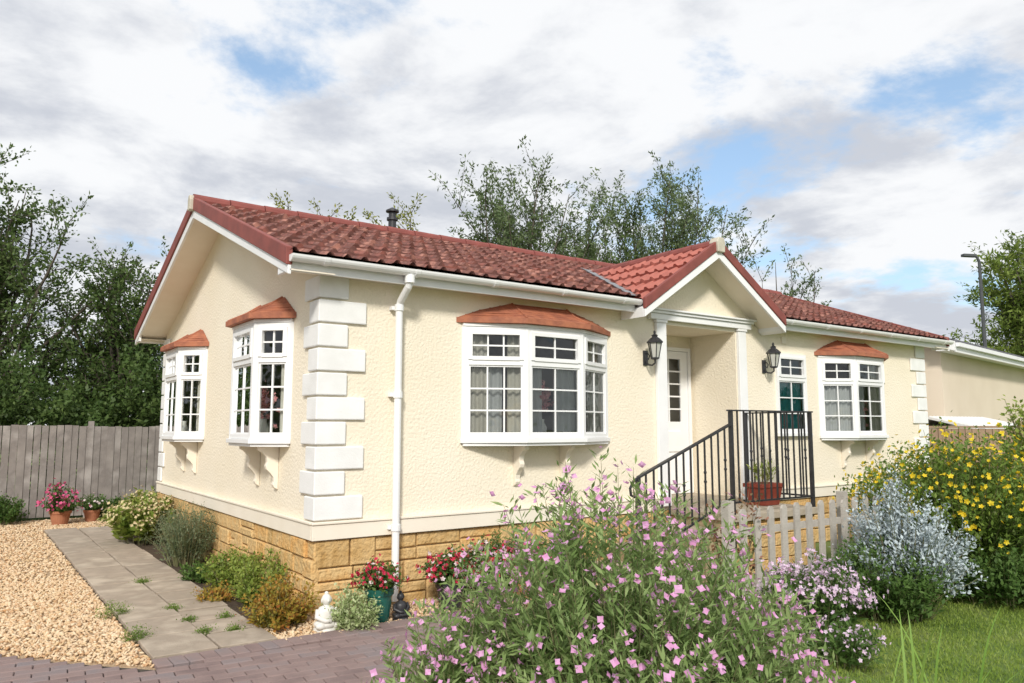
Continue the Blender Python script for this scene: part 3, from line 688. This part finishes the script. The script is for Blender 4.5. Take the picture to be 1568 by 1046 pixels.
def tree(name, base, H, R, z0, nl, nt, nleaf, LL, LW, mat, seed, trunk=.16, spiky=False, squash=1.0, jit=.08, tl=(.5, 1.1), stem_r=1., fill=0):
    rng = np.random.default_rng(seed); rd = random.Random(seed)
    e = empty(name, base); bx, by, bz = base; mb = MB(); segs = []
    tp = [Vector((bx, by, bz - .05))]
    for k in range(1, 7):
        tp.append(Vector((bx + rd.uniform(-.12, .12) * k * .5, by + rd.uniform(-.12, .12) * k * .5, bz + H * .72 * k / 6)))
    mb.tube(tp, [trunk * (1 - .13 * k) for k in range(7)], 8)
    zc = (z0 + H) / 2; hz = (H - z0) / 2
    for i in range(nl):
        zt = z0 + (H - z0) * rd.random() ** .85; rr = R * math.sqrt(max(.05, 1 - ((zt - zc) / (hz * 1.03)) ** 2)) * (.25 + .8 * rd.random()); a = rd.uniform(0, 6.283)
        if spiky and zt > H * .7: rr *= 1.25
        tgt = Vector((bx + rr * math.cos(a), by + rr * math.sin(a) * squash, bz + zt + rd.uniform(-.3, .3)))
        f = min(.95, max(.12, (zt / H) * .9 - rd.uniform(.12, .3))) * 6
        f = min(5.9, max(1.2, f)); k = int(f); st_ = tp[k].lerp(tp[min(6, k + 1)], f - k)
        ln = (tgt - st_).length
        mid = st_.lerp(tgt, .5) + Vector((rd.uniform(-.15, .15) * ln, rd.uniform(-.15, .15) * ln, (-.12 if spiky else .1) * ln))
        pts = []
        for q_ in range(6):
            u = q_ / 5; pts.append(st_ * (1 - u) ** 2 + mid * 2 * u * (1 - u) + tgt * u * u)
        r0 = trunk * .32 * stem_r; mb.tube(pts, [r0 * (1 - .9 * u / 5) + .003 for u in range(6)], 5)
        dl = (pts[5] - pts[3]).normalized()
        for j in range(nt):
            u = rd.uniform(.25, 1.0); s = pts[min(4, int(u * 5))].lerp(pts[min(5, int(u * 5) + 1)], u * 5 - int(u * 5)) if u < 1 else pts[5]
            rv = Vector((rd.gauss(0, 1), rd.gauss(0, 1), rd.gauss(0, 1) * .7)).normalized()
            dr = (dl * .7 + rv * (.75 if spiky else .9) + Vector((0, 0, .3 if spiky else .1))).normalized()
            l = rd.uniform(*tl); en = s + dr * l + Vector((0, 0, (-.10 if spiky else -.08) * l)); md = s.lerp(en, .5) + rv * .05 + Vector((0, 0, .1 * l if spiky else 0))
            mb.tube([s, md, en], [.010 * stem_r, .007 * stem_r, .003], 3); segs.append((s, md, en))
    mb.obj('trunk_and_branches', e, [m_bark], smooth=True, recalc=False)
    S = np.array([[a[:], b_[:], c[:]] for a, b_, c in segs]); n = len(S) * nleaf
    S = np.repeat(S, nleaf, 0); u = rng.uniform(0, 1, n)[:, None]
    c = S[:, 0] * (1 - u) ** 2 + S[:, 1] * 2 * u * (1 - u) + S[:, 2] * u * u + rng.normal(size=(n, 3)) * jit * (1.25 - u * .8)
    ax = nrmz(S[:, 2] - S[:, 0]) * .7 + rng.normal(size=(n, 3)) * .7
    nr = rng.normal(size=(n, 3)) + (0, 0, .8)
    s_ = rng.uniform(.6, 1.3, n)
    npmesh('foliage', leafq(c, ax, nr, LL * s_, LW * s_), quadsF(n), [mat], e)
    return e

tree('tree', (-2.2, 13.2, 0), 7.5, 2.5, 1.5, 54, 14, 40, .10, .052, lm_mid, 1)
tree('tree', (-4.8, 12.5, 0), 7.0, 2.6, 1.2, 24, 10, 22, .13, .07, lm_dark, 2)
tree('tree', (.35, 12.6, 0), 5.3, 2.2, 1.0, 54, 14, 36, .10, .048, lm_dark, 3)
tree('tree', (2.6, 14.2, 0), 6.6, 2.2, 1.2, 36, 13, 32, .11, .052, lm_mid, 4)
WK = dict(spiky=True, tl=(.6, 1.45), jit=.10, trunk=.14)
tree('willow_tree', (9.2, 9.3, 0), 8.0, 2.2, 3.2, 46, 14, 60, .115, .042, lm_sil, 5, **WK)
tree('willow_tree', (11.4, 9.2, 0), 7.2, 2.2, 3.0, 40, 14, 60, .115, .042, lm_mid, 15, **WK)
tree('willow_tree', (13.6, 8.7, 0), 8.9, 2.4, 3.2, 50, 14, 60, .115, .042, lm_sil, 6, **WK)
tree('tree', (6.9, 11.2, 0), 7.4, 1.6, 2.5, 26, 11, 46, .11, .045, lm_yel, 7, spiky=True, tl=(.5, 1.1))
tree('tree', (4.6, 12.8, 0), 7.7, 1.8, 3, 18, 9, 26, .11, .045, lm_yel, 8, spiky=True, tl=(.5, 1.2))
tree('tree', (18.9, 8.4, 0), 7.3, 1.3, 3.0, 18, 8, 40, .12, .045, lm_sil, 9, spiky=True, tl=(.6, 1.3))
tree('cedar_tree', (33.0, 6.4, 0), 9.6, 3.0, 1.5, 70, 14, 42, .22, .075, lm_con, 10, trunk=.3, tl=(.8, 1.6), jit=.14)
tree('cedar_tree', (36, 3.5, 0), 11.0, 3.4, 1.5, 40, 12, 30, .24, .09, lm_con, 12, trunk=.3, tl=(.8, 1.6), jit=.14)
def mass(name, boxes, n, LL, LW, mat, seed):
    rng = np.random.default_rng(seed); cs = []
    for (x0, x1, y0, y1, z0, z1) in boxes:
        k = n // len(boxes); c = rng.uniform(0, 1, (k, 3)); c = c * (x1 - x0, y1 - y0, z1 - z0) + (x0, y0, z0)
        top = z1 * (.82 + .16 * np.sin(c[:, 0] * 2.1) * np.sin(c[:, 0] * .83 + 2) + .06 * np.sin(c[:, 0] * 7)); c[:, 2] = np.where(c[:, 2] > top, c[:, 2] * .6, c[:, 2])
        c[:, 1] += .35 * np.sin(c[:, 0] * 3 + c[:, 2] * 4) + .2 * np.sin(c[:, 0] * 7.3 - c[:, 2] * 6); cs.append(c)
    c = np.concatenate(cs); m = len(c)
    return npmesh(name, leafq(c, rng.normal(size=(m, 3)), rng.normal(size=(m, 3)) + (0, -.6, .6), LL * rng.uniform(.6, 1.3, m), LW * rng.uniform(.6, 1.3, m)), quadsF(m), [mat])
mass('garden_hedge', [(-9, 4.6, 10.3, 11.4, .1, 3.6)], 40000, .11, .06, lm_dark, 21)
mass('distant_trees', [(45, 90, 10, 60, 0, 6), (60, 80, -60, 10, 0, 7), (-60, 40, 55, 70, 0, 7), (-60, -40, -20, 60, 0, 8)], 24000, 1.0, .7, lm_mid, 22)

def bush(name, c, R, H, ns, nlf, LL, LW, mat, seed, base_r=.3, fl=None, upright=.0, dome=.8, jit=.02, stem_m=None, lo=.2, lean=(0, 0), Ry=None, axmix=.6, parent=None, stemr=.004, hv=(.72, 1.06)):
    rng = np.random.default_rng(seed); e = parent or empty(name, c); c = np.array(c, float); Ry = Ry or R
    a = rng.uniform(0, 6.283, ns); rr = np.sqrt(rng.uniform(0, 1, ns))
    base = np.stack([np.cos(a) * rr * R * base_r, np.sin(a) * rr * Ry * base_r, np.zeros(ns)], 1) + c
    hh = H * np.sqrt(np.clip(1 - rr ** 2 * dome, .05, 1)) * rng.uniform(hv[0], hv[1], ns)
    tip = np.stack([np.cos(a) * rr * R + lean[0], np.sin(a) * rr * Ry + lean[1], hh], 1) + c + rng.normal(size=(ns, 3)) * (.03, .03, 0)
    mid = (base + tip) / 2 + np.stack([-np.cos(a) * rr * R * .12, -np.sin(a) * rr * Ry * .12, hh * .12], 1)
    def ev(i, u): u = u[:, None]; return base[i] * (1 - u) ** 2 + mid[i] * 2 * u * (1 - u) + tip[i] * u * u
    def dv_(i, u): u = u[:, None]; return nrmz((mid[i] - base[i]) * (1 - u) + (tip[i] - mid[i]) * u)
    mb = MB()
    for i in range(ns):
        ii = np.full(4, i); P = ev(ii, np.array([0, .35, .7, 1.0])); mb.tube([tuple(p) for p in P], [stemr, stemr * .9, stemr * .6, stemr * .3], 3)
    mb.obj('stems', e, [stem_m or m_stem], recalc=False)
    n = ns * nlf; i = np.repeat(np.arange(ns), nlf); u = rng.uniform(lo, 1, n); P = ev(i, u); D = dv_(i, u)
    side = nrmz(np.cross(D, rng.normal(size=(n, 3)))); ax = D * axmix + side * (1 - axmix * .4); s_ = rng.uniform(.6, 1.25, n) * (1.15 - .45 * u)
    npmesh('foliage', leafq(P + rng.normal(size=(n, 3)) * jit, ax, rng.normal(size=(n, 3)) * .5 + (0, 0, 1.), LL * s_, LW * s_), quadsF(n), [mat], e)
    if fl:
        for (cnt, f0, mat_f, fr, pet, spread, wid) in fl:
            if cnt >= 1: i = np.repeat(np.arange(ns), int(cnt))
            else: i = rng.choice(ns, int(ns * cnt), replace=False)
            m = len(i); u = rng.uniform(f0, 1.03, m); P = ev(i, u) + rng.normal(size=(m, 3)) * spread
            nr = nrmz(P - (c + (0, 0, H * .3))) + rng.normal(size=(m, 3)) * .6
            V_ = flowers(P, nr, fr * rng.uniform(.6, 1.15, m), pet, wid, rng); npmesh('flowers', V_, quadsF(m * pet), [mat_f], e)
    return e
m_stem = M('green_stem', (.16, .19, .07), (.22, .19, .11), rough=.7)
m_pink = M('pink_petal', (.74, .32, .60), (.84, .50, .76), island=.9, trans=.3, rough=.6)
m_lil = M('lilac_petal', (.74, .52, .70), (.87, .74, .86), island=.9, trans=.3)
m_yelf = M('yellow_petal', (.85, .60, .02), (.9, .74, .06), island=.9, trans=.3)
m_red = M('red_petal', (.56, .015, .05), (.70, .06, .14), island=.9, trans=.2)
m_whf = M('white_petal', (.78, .74, .72), (.8, .6, .62), island=.9, trans=.2)
m_hyd = M('hydrangea_petal', (.60, .60, .30), (.70, .50, .34), island=.9, trans=.2)
m_pnk2 = M('hot_pink_petal', (.72, .07, .25), (.8, .22, .38), island=.9, trans=.2)
lw_h = leafmat('leaf_willowherb', (.15, .24, .07), (.25, .36, .12), (.38, .47, .20), scale=3)
lw_g = leafmat('leaf_garden', (.055, .12, .026), (.10, .18, .04), (.16, .25, .075), scale=3)
lw_y = leafmat('leaf_hypericum', (.09, .16, .03), (.16, .25, .045), (.26, .34, .08), scale=3)
lw_s = leafmat('leaf_silver', (.32, .38, .39), (.47, .54, .57), (.62, .69, .73), tr=.15, scale=3)
lw_o = leafmat('leaf_orange', (.16, .21, .04), (.40, .29, .05), (.52, .16, .06), scale=6)
lw_v = leafmat('leaf_variegated', (.18, .29, .07), (.46, .54, .26), (.70, .72, .48), scale=6)
lw_l = leafmat('leaf_lime', (.15, .24, .04), (.26, .34, .065), (.39, .40, .11), scale=3)
lw_lav = leafmat('leaf_lavender', (.12, .18, .08), (.19, .24, .13), (.28, .30, .20), scale=3)
lw_blk = leafmat('leaf_grass', (.16, .30, .045), (.25, .40, .08), (.36, .50, .15), scale=3)

bush('willowherb_plant', (.03, -3.85, 0), 1.0, 1.40, 400, 74, .085, .018, lw_h, 31, base_r=.5, dome=.9, jit=.014, lo=.25, hv=(.58, 1.10),
     fl=[(3, .90, m_pink, .021, 4, .024, .95), (1, .72, m_pink, .017, 4, .05, .95)])
bush('willowherb_plant', (-.72, -3.55, 0), .42, .90, 100, 60, .08, .018, lw_h, 32, base_r=.5, dome=.75, jit=.014, hv=(.6, 1.08), fl=[(3, .84, m_pink, .019, 4, .03, .95)])
bush('willowherb_plant', (.82, -3.95, 0), .5, .85, 120, 60, .08, .018, lw_h, 36, base_r=.5, dome=.75, jit=.014, hv=(.6, 1.08), fl=[(3, .82, m_pink, .019, 4, .03, .95)])
bush('phlox_plant', (2.80, -3.05, 0), .42, .64, 60, 46, .08, .024, lw_g, 33, base_r=.5, dome=.7, fl=[(13, .96, m_lil, .021, 5, .036, .9)])
bush('phlox_plant', (2.45, -3.5, 0), .28, .28, 30, 30, .08, .024, lw_g, 34, base_r=.5, dome=.6, fl=[(5, .93, m_lil, .018, 5, .04, .9)])
bush('silver_senecio_shrub', (4.22, -3.0, 0), .58, 1.20, 140, 70, .048, .026, lw_s, 35, base_r=.35, dome=.75, jit=.028, lo=.45, stemr=.006, hv=(.55, 1.08))
bush('green_shrub', (3.98, -2.95, 0), .55, .68, 90, 80, .06, .028, lw_g, 45, base_r=.4, dome=.62, jit=.04)
bush('hypericum_shrub', (5.95, -2.75, 0), 1.2, 1.62, 330, 100, .075, .036, lw_y, 37, base_r=.35, dome=.7, jit=.06, lo=.12, stemr=.006, hv=(.6, 1.06),
     fl=[(2, .92, m_yelf, .031, 5, .05, .95), (1, .75, m_yelf, .026, 5, .05, .95)])
bush('hypericum_shrub', (7.7, -3.5, 0), 1.1, 1.35, 200, 90, .075, .036, lw_y, 38, base_r=.35, dome=.7, jit=.06, lo=.12, stemr=.006, fl=[(2, .88, m_yelf, .031, 5, .05, .95)])
bush('green_shrub', (5.6, -3.2, 0), .9, .55, 120, 70, .07, .035, lw_g, 48, base_r=.6, dome=.6, jit=.05)
bush('leafy_shrub', (9.3, -2.4, 0), .7, 2.3, 60, 60, .10, .055, lw_l, 39, base_r=.2, dome=.4, jit=.06, lo=.3, stemr=.01)
bush('green_shrub', (8.2, -1.2, 0), 1.0, 1.2, 120, 70, .07, .035, lw_g, 46, base_r=.4, dome=.7, jit=.05)
bush('lavender_bush', (-.30, 3.3, 0), .44, .74, 200, 50, .05, .010, lw_lav, 40, base_r=.4, dome=.6)
bush('hydrangea_bush', (-.42, 5.45, 0), .56, .70, 50, 60, .11, .07, lw_l, 41, base_r=.4, dome=.7, fl=[(18, .97, m_hyd, .024, 4, .045, 1)])
bush('leafy_bush', (-.25, 1.45, 0), .34, .44, 60, 50, .05, .03, lw_l, 42, base_r=.5, dome=.7)
bush('leafy_bush', (-.22, .7, 0), .28, .5, 60, 50, .05, .028, lw_l, 43, base_r=.5, dome=.7, hv=(.4, 1.1))
bush('berberis_bush', (-.36, -.18, 0), .30, .42, 70, 50, .045, .028, lw_o, 44, base_r=.5, dome=.7, hv=(.4, 1.1))
bush('leafy_bush', (-.42, 2.2, 0), .2, .2, 40, 30, .05, .03, lw_g, 47, base_r=.6)
bush('leafy_bush', (-.55, 1.1, 0), .2, .16, 30, 26, .04, .022, lw_o, 49, base_r=.6)
for i, (x, y, r_) in enumerate(((-1.43, .88, .11), (-1.42, .0, .075), (-.945, .35, .028), (-.95, .85, .03), (-.945, -.12, .03), (-.72, -.185, .025), (-.66, .30, .022), (-.95, 2.3, .035))):
    bush('path_weeds', (x, y, .01), r_ * 1.3, r_ * 1.5, 26, 24, .02, .010, lw_y, 60 + i, base_r=.7, stemr=.0015)
bush('leafy_bush', (-1.9, 9.1, 0), .42, .50, 60, 50, .06, .035, lw_g, 71, base_r=.5)
bush('leafy_bush', (-.35, 8.9, 0), .36, .46, 60, 50, .06, .035, lw_g, 72, base_r=.5)
bush('leafy_bush', (.3, 8.6, 0), .32, .55, 60, 50, .06, .035, lw_l, 73, base_r=.5)

def pot(name, x, y, r, h, mat, prof=None):
    e = empty(name, (x, y, 0)); m = MB()
    m.lathe([(r * .68, .02), (r * .92, h * .8), (r * 1.0, h * .82), (r * 1.02, h), (r * .9, h), (r * .88, h * .93), (.01, h * .92)], (x, y, 0), 22)
    m.obj('pot', e, [mat], smooth=False); s = MB(); s.lathe([(r * .87, h * .931), (.005, h * .95)], (x, y, 0), 16); s.obj('soil', e, [m_soil]); return e
e = pot('flower_pot', -1.12, 8.55, .17, .25, m_terra); bush('x', (-1.12, 8.55, .20), .32, .50, 46, 34, .06, .04, lw_g, 80, base_r=.3, parent=e, hv=(.4, 1.1), fl=[(4, .9, m_pnk2, .034, 5, .04, 1)])
e = pot('flower_pot', -.08, 8.1, .17, .27, m_terra); bush('x', (-.08, 8.1, .22), .22, .26, 30, 24, .06, .03, lw_l, 81, base_r=.3, parent=e)
e = pot('flower_pot', -.62, 8.75, .14, .22, m_terra); bush('x', (-.62, 8.75, .18), .2, .30, 30, 24, .06, .03, lw_g, 95, base_r=.3, parent=e, fl=[(1, .9, m_whf, .028, 5, .03, 1)])
e = pot('flower_pot', .38, -.52, .125, .29, m_green); bush('x', (.38, -.52, .26), .2, .24, 50, 24, .05, .03, lw_g, 82, base_r=.3, parent=e, hv=(.5, 1.1), fl=[(3, .88, m_red, .022, 5, .02, 1), (.4, .88, m_whf, .022, 5, .02, 1)])
e = pot('flower_pot', 1.10, -.50, .14, .26, m_black); bush('x', (1.10, -.50, .23), .26, .28, 60, 26, .06, .035, lw_g, 83, base_r=.3, parent=e, hv=(.5, 1.1), fl=[(3, .88, m_red, .026, 5, .03, 1), (1, .88, m_whf, .026, 5, .03, 1)])
e = pot('flower_pot', 1.50, -.50, .14, .26, m_black); bush('x', (1.50, -.50, .23), .26, .32, 60, 26, .06, .035, lw_g, 84, base_r=.3, parent=e, hv=(.5, 1.1), fl=[(2, .88, m_red, .026, 5, .03, 1), (2, .88, m_whf, .026, 5, .03, 1)])
e = pot('flower_pot', 1.90, -.5, .14, .28, m_terra); bush('x', (1.90, -.5, .25), .26, .30, 60, 26, .06, .035, lw_g, 85, base_r=.3, parent=e, hv=(.5, 1.1), fl=[(3, .88, m_pnk2, .026, 5, .03, 1)])
bush('leafy_bush', (1.85, -.22, 0), .2, .62, 40, 50, .05, .025, lw_g, 86, base_r=.5, dome=.4)
bush('leafy_bush', (1.35, -.2, 0), .2, .5, 40, 50, .05, .025, lw_g, 87, base_r=.5, dome=.4)
bush('leafy_bush', (2.5, -.4, 0), .4, .55, 60, 50, .06, .03, lw_g, 88, base_r=.5, dome=.6)
bush('variegated_euonymus', (.10, -.62, 0), .22, .33, 90, 40, .04, .024, lw_v, 89, base_r=.5, dome=.7, hv=(.45, 1.1))
e = empty('plant_trough', (5.66, -.5, .68)); m = MB()
cx, cy = 5.66, -.50
vs = []
for (a, b_, z) in ((.15, .11, .685), (.19, .14, .90), (.21, .155, .905), (.21, .155, .95), (.185, .13, .95), (.18, .125, .93)):
    vs += [(cx - a, cy - b_, z), (cx + a, cy - b_, z), (cx + a, cy + b_, z), (cx - a, cy + b_, z)]
fs = [(0, 3, 2, 1)]
for l in range(5):
    for k in range(4): fs.append((l * 4 + k, l * 4 + (k + 1) % 4, l * 4 + 4 + (k + 1) % 4, l * 4 + 4 + k))
fs.append((20, 21, 22, 23)); m.add(vs, fs, 0); m.obj('trough', e, [m_redpl])
bush('x', (cx, cy, .92), .14, .34, 12, 14, .09, .022, lw_l, 90, base_r=.6, parent=e, dome=.4, axmix=.9)
bush('rose_bush', (3.1, -2.05, 0), .30, 1.18, 20, 22, .06, .035, leafmat('leaf_rose', (.14, .14, .06), (.34, .17, .10), (.5, .26, .2)), 91, base_r=.3, dome=.4)
bush('leafy_bush', (4.0, -2.4, 0), .9, .36, 120, 50, .06, .03, lw_g, 92, base_r=.7, dome=.5, Ry=.3)

def statue(x, y, h, mat, nm='garden_statue'):
    e = empty(nm, (x, y, 0)); m = MB(); k = h / .28
    m.lathe([(.085 * k, .01), (.09 * k, .03 * k), (.08 * k, .04 * k)], (x, y, 0), 18)
    m.ell((x, y - .01 * k, .065 * k), (.095 * k, .075 * k, .035 * k)); m.ell((x - .05 * k, y - .045 * k, .06 * k), (.05 * k, .035 * k, .028 * k), rot=.4); m.ell((x + .05 * k, y - .045 * k, .06 * k), (.05 * k, .035 * k, .028 * k), rot=-.4)
    m.lathe([(.062 * k, .06 * k), (.058 * k, .11 * k), (.066 * k, .155 * k), (.05 * k, .18 * k), (.022 * k, .192 * k), (.02 * k, .205 * k)], (x, y, 0), 18)
    for s_ in (-1, 1):
        m.tube([(x + s_ * .062 * k, y, .165 * k), (x + s_ * .078 * k, y - .02 * k, .12 * k), (x + s_ * .03 * k, y - .07 * k, .095 * k), (x, y - .078 * k, .095 * k)], [.02 * k, .019 * k, .016 * k, .015 * k], 8)
        m.ell((x + s_ * .036 * k, y, .228 * k), (.006 * k, .010 * k, .017 * k), 0, 8, 5)
    m.ell((x, y, .232 * k), (.036 * k, .037 * k, .042 * k)); m.ell((x, y - .037 * k, .228 * k), (.006 * k, .008 * k, .010 * k), 0, 8, 5); m.ell((x, y + .002, .275 * k), (.016 * k, .016 * k, .016 * k), 0, 8, 6)
    m.obj('figure', e, [mat], smooth=True)
statue(-.10, -.55, .31, m_statW); statue(.57, -.55, .24, m_black)

n = 90000
c = np.stack([RNG.uniform(1.5, 7.5, n), RNG.uniform(-6.0, -2.6, n), np.zeros(n)], 1)
ax = RNG.normal(size=(n, 3)) * .5 + (0, 0, 1); s_ = RNG.uniform(.5, 1.2, n)
npmesh('lawn_grass', leafq(c, ax, RNG.normal(size=(n, 3)), .038 * s_, .006 * s_), quadsF(n), [leafmat('leaf_lawn', (.16, .25, .035), (.25, .35, .06), (.40, .45, .13), scale=1.5)])
e = empty('ornamental_grass', (1.05, -4.75, 0)); rd = random.Random(5); vs = []; fs = []
for i in range(16):
    a = rd.uniform(0, 6.28); bx = 1.12 + rd.uniform(-.25, .35); by = -4.75 + rd.uniform(-.2, .25); hh = rd.uniform(.35, .95); ln = rd.uniform(.1, .45); w0 = rd.uniform(.004, .007)
    o = len(vs); t_ = Vector((-math.sin(a), math.cos(a), 0))
    for k in range(9):
        u = k / 8; p_ = Vector((bx + math.cos(a) * ln * u ** 2, by + math.sin(a) * ln * u ** 2, hh * (u - .18 * u ** 3))); ww = w0 * (1 - u ** 3) + .0008
        vs += [tuple(p_ + t_ * ww), tuple(p_ - t_ * ww)]
    for k in range(8): fs.append((o + 2 * k, o + 2 * k + 1, o + 2 * k + 3, o + 2 * k + 2))
npmesh('blades', np.array(vs), np.array(fs), [lw_blk], e, smooth=True)

# ------------------------------------------------------------ world, sun, camera
SUN = Vector((-.60, -.80, .68)).normalized()
el = math.asin(SUN.z); rot = math.atan2(SUN.x, SUN.y)
wd = bpy.data.worlds.new('World'); sc.world = wd; wd.use_nodes = True
N = wd.node_tree.nodes; K = wd.node_tree.links; bg = N['Background']; bg.inputs[1].default_value = .125
sky = N.new('ShaderNodeTexSky'); sky.sky_type = 'NISHITA'; sky.sun_disc = False; sky.sun_elevation = el; sky.sun_rotation = rot
tc = N.new('ShaderNodeTexCoord'); sp = N.new('ShaderNodeSeparateXYZ'); K.new(tc.outputs['Generated'], sp.inputs[0])
def math_(op, a, b_=None, clamp=False):
    n_ = N.new('ShaderNodeMath'); n_.operation = op; n_.use_clamp = clamp
    for i, v_ in enumerate((a, b_)):
        if v_ is None: continue
        if isinstance(v_, (int, float)): n_.inputs[i].default_value = v_
        else: K.new(v_, n_.inputs[i])
    return n_.outputs[0]
zz = math_('ADD', math_('MAXIMUM', sp.outputs[2], 0.0), .16)
cx = N.new('ShaderNodeCombineXYZ'); K.new(math_('DIVIDE', sp.outputs[0], zz), cx.inputs[0]); K.new(math_('DIVIDE', sp.outputs[1], zz), cx.inputs[1])
def noise(scale, detail, rough, off, dist=0):
    mp = N.new('ShaderNodeMapping'); mp.inputs['Location'].default_value = off; K.new(cx.outputs[0], mp.inputs['Vector'])
    n_ = N.new('ShaderNodeTexNoise'); n_.inputs['Scale'].default_value = scale; n_.inputs['Detail'].default_value = detail; n_.inputs['Roughness'].default_value = rough; n_.inputs['Distortion'].default_value = dist
    K.new(mp.outputs[0], n_.inputs['Vector']); return n_.outputs['Fac']
def ramp(v_, a, b_):
    m_ = N.new('ShaderNodeMapRange'); m_.interpolation_type = 'SMOOTHSTEP'; m_.inputs[1].default_value = a; m_.inputs[2].default_value = b_; K.new(v_, m_.inputs[0]); return m_.outputs[0]
cov = ramp(noise(1.15, 11, .6, (3.1, 1.7, 0), .15), .35, .46)
shade = ramp(noise(1.7, 10, .58, (7.7, 4.2, 2), .2), .36, .56)
cm = N.new('ShaderNodeMix'); cm.data_type = 'RGBA'; K.new(shade, cm.inputs[0]); cm.inputs[6].default_value = (4.9, 5.15, 5.7, 1); cm.inputs[7].default_value = (7.7, 7.8, 7.95, 1)
sk = N.new('ShaderNodeMix'); sk.data_type = 'RGBA'; sk.blend_type = 'ADD'; sk.inputs[0].default_value = 1; K.new(sky.outputs[0], sk.inputs[6]); sk.inputs[7].default_value = (1.3, 1.9, 2.5, 1)
fm = N.new('ShaderNodeMix'); fm.data_type = 'RGBA'; K.new(cov, fm.inputs[0]); K.new(sk.outputs[2], fm.inputs[6]); K.new(cm.outputs[2], fm.inputs[7])
K.new(fm.outputs[2], bg.inputs[0])
sd = bpy.data.lights.new('sun', 'SUN'); sd.energy = 3.3; sd.angle = math.radians(8); sd.color = (1, .955, .875)
so = bpy.data.objects.new('sun', sd); link(so); so.rotation_euler = SUN.to_track_quat('Z', 'Y').to_euler()
cd = bpy.data.cameras.new('camera'); cd.sensor_width = 36; cd.lens = 27.14; cd.clip_end = 1500
co = bpy.data.objects.new('camera', cd); link(co); co.location = (-2.62, -6.67, 1.64)
co.rotation_euler = (math.radians(96.37), 0, math.radians(-35.5)); sc.camera = co
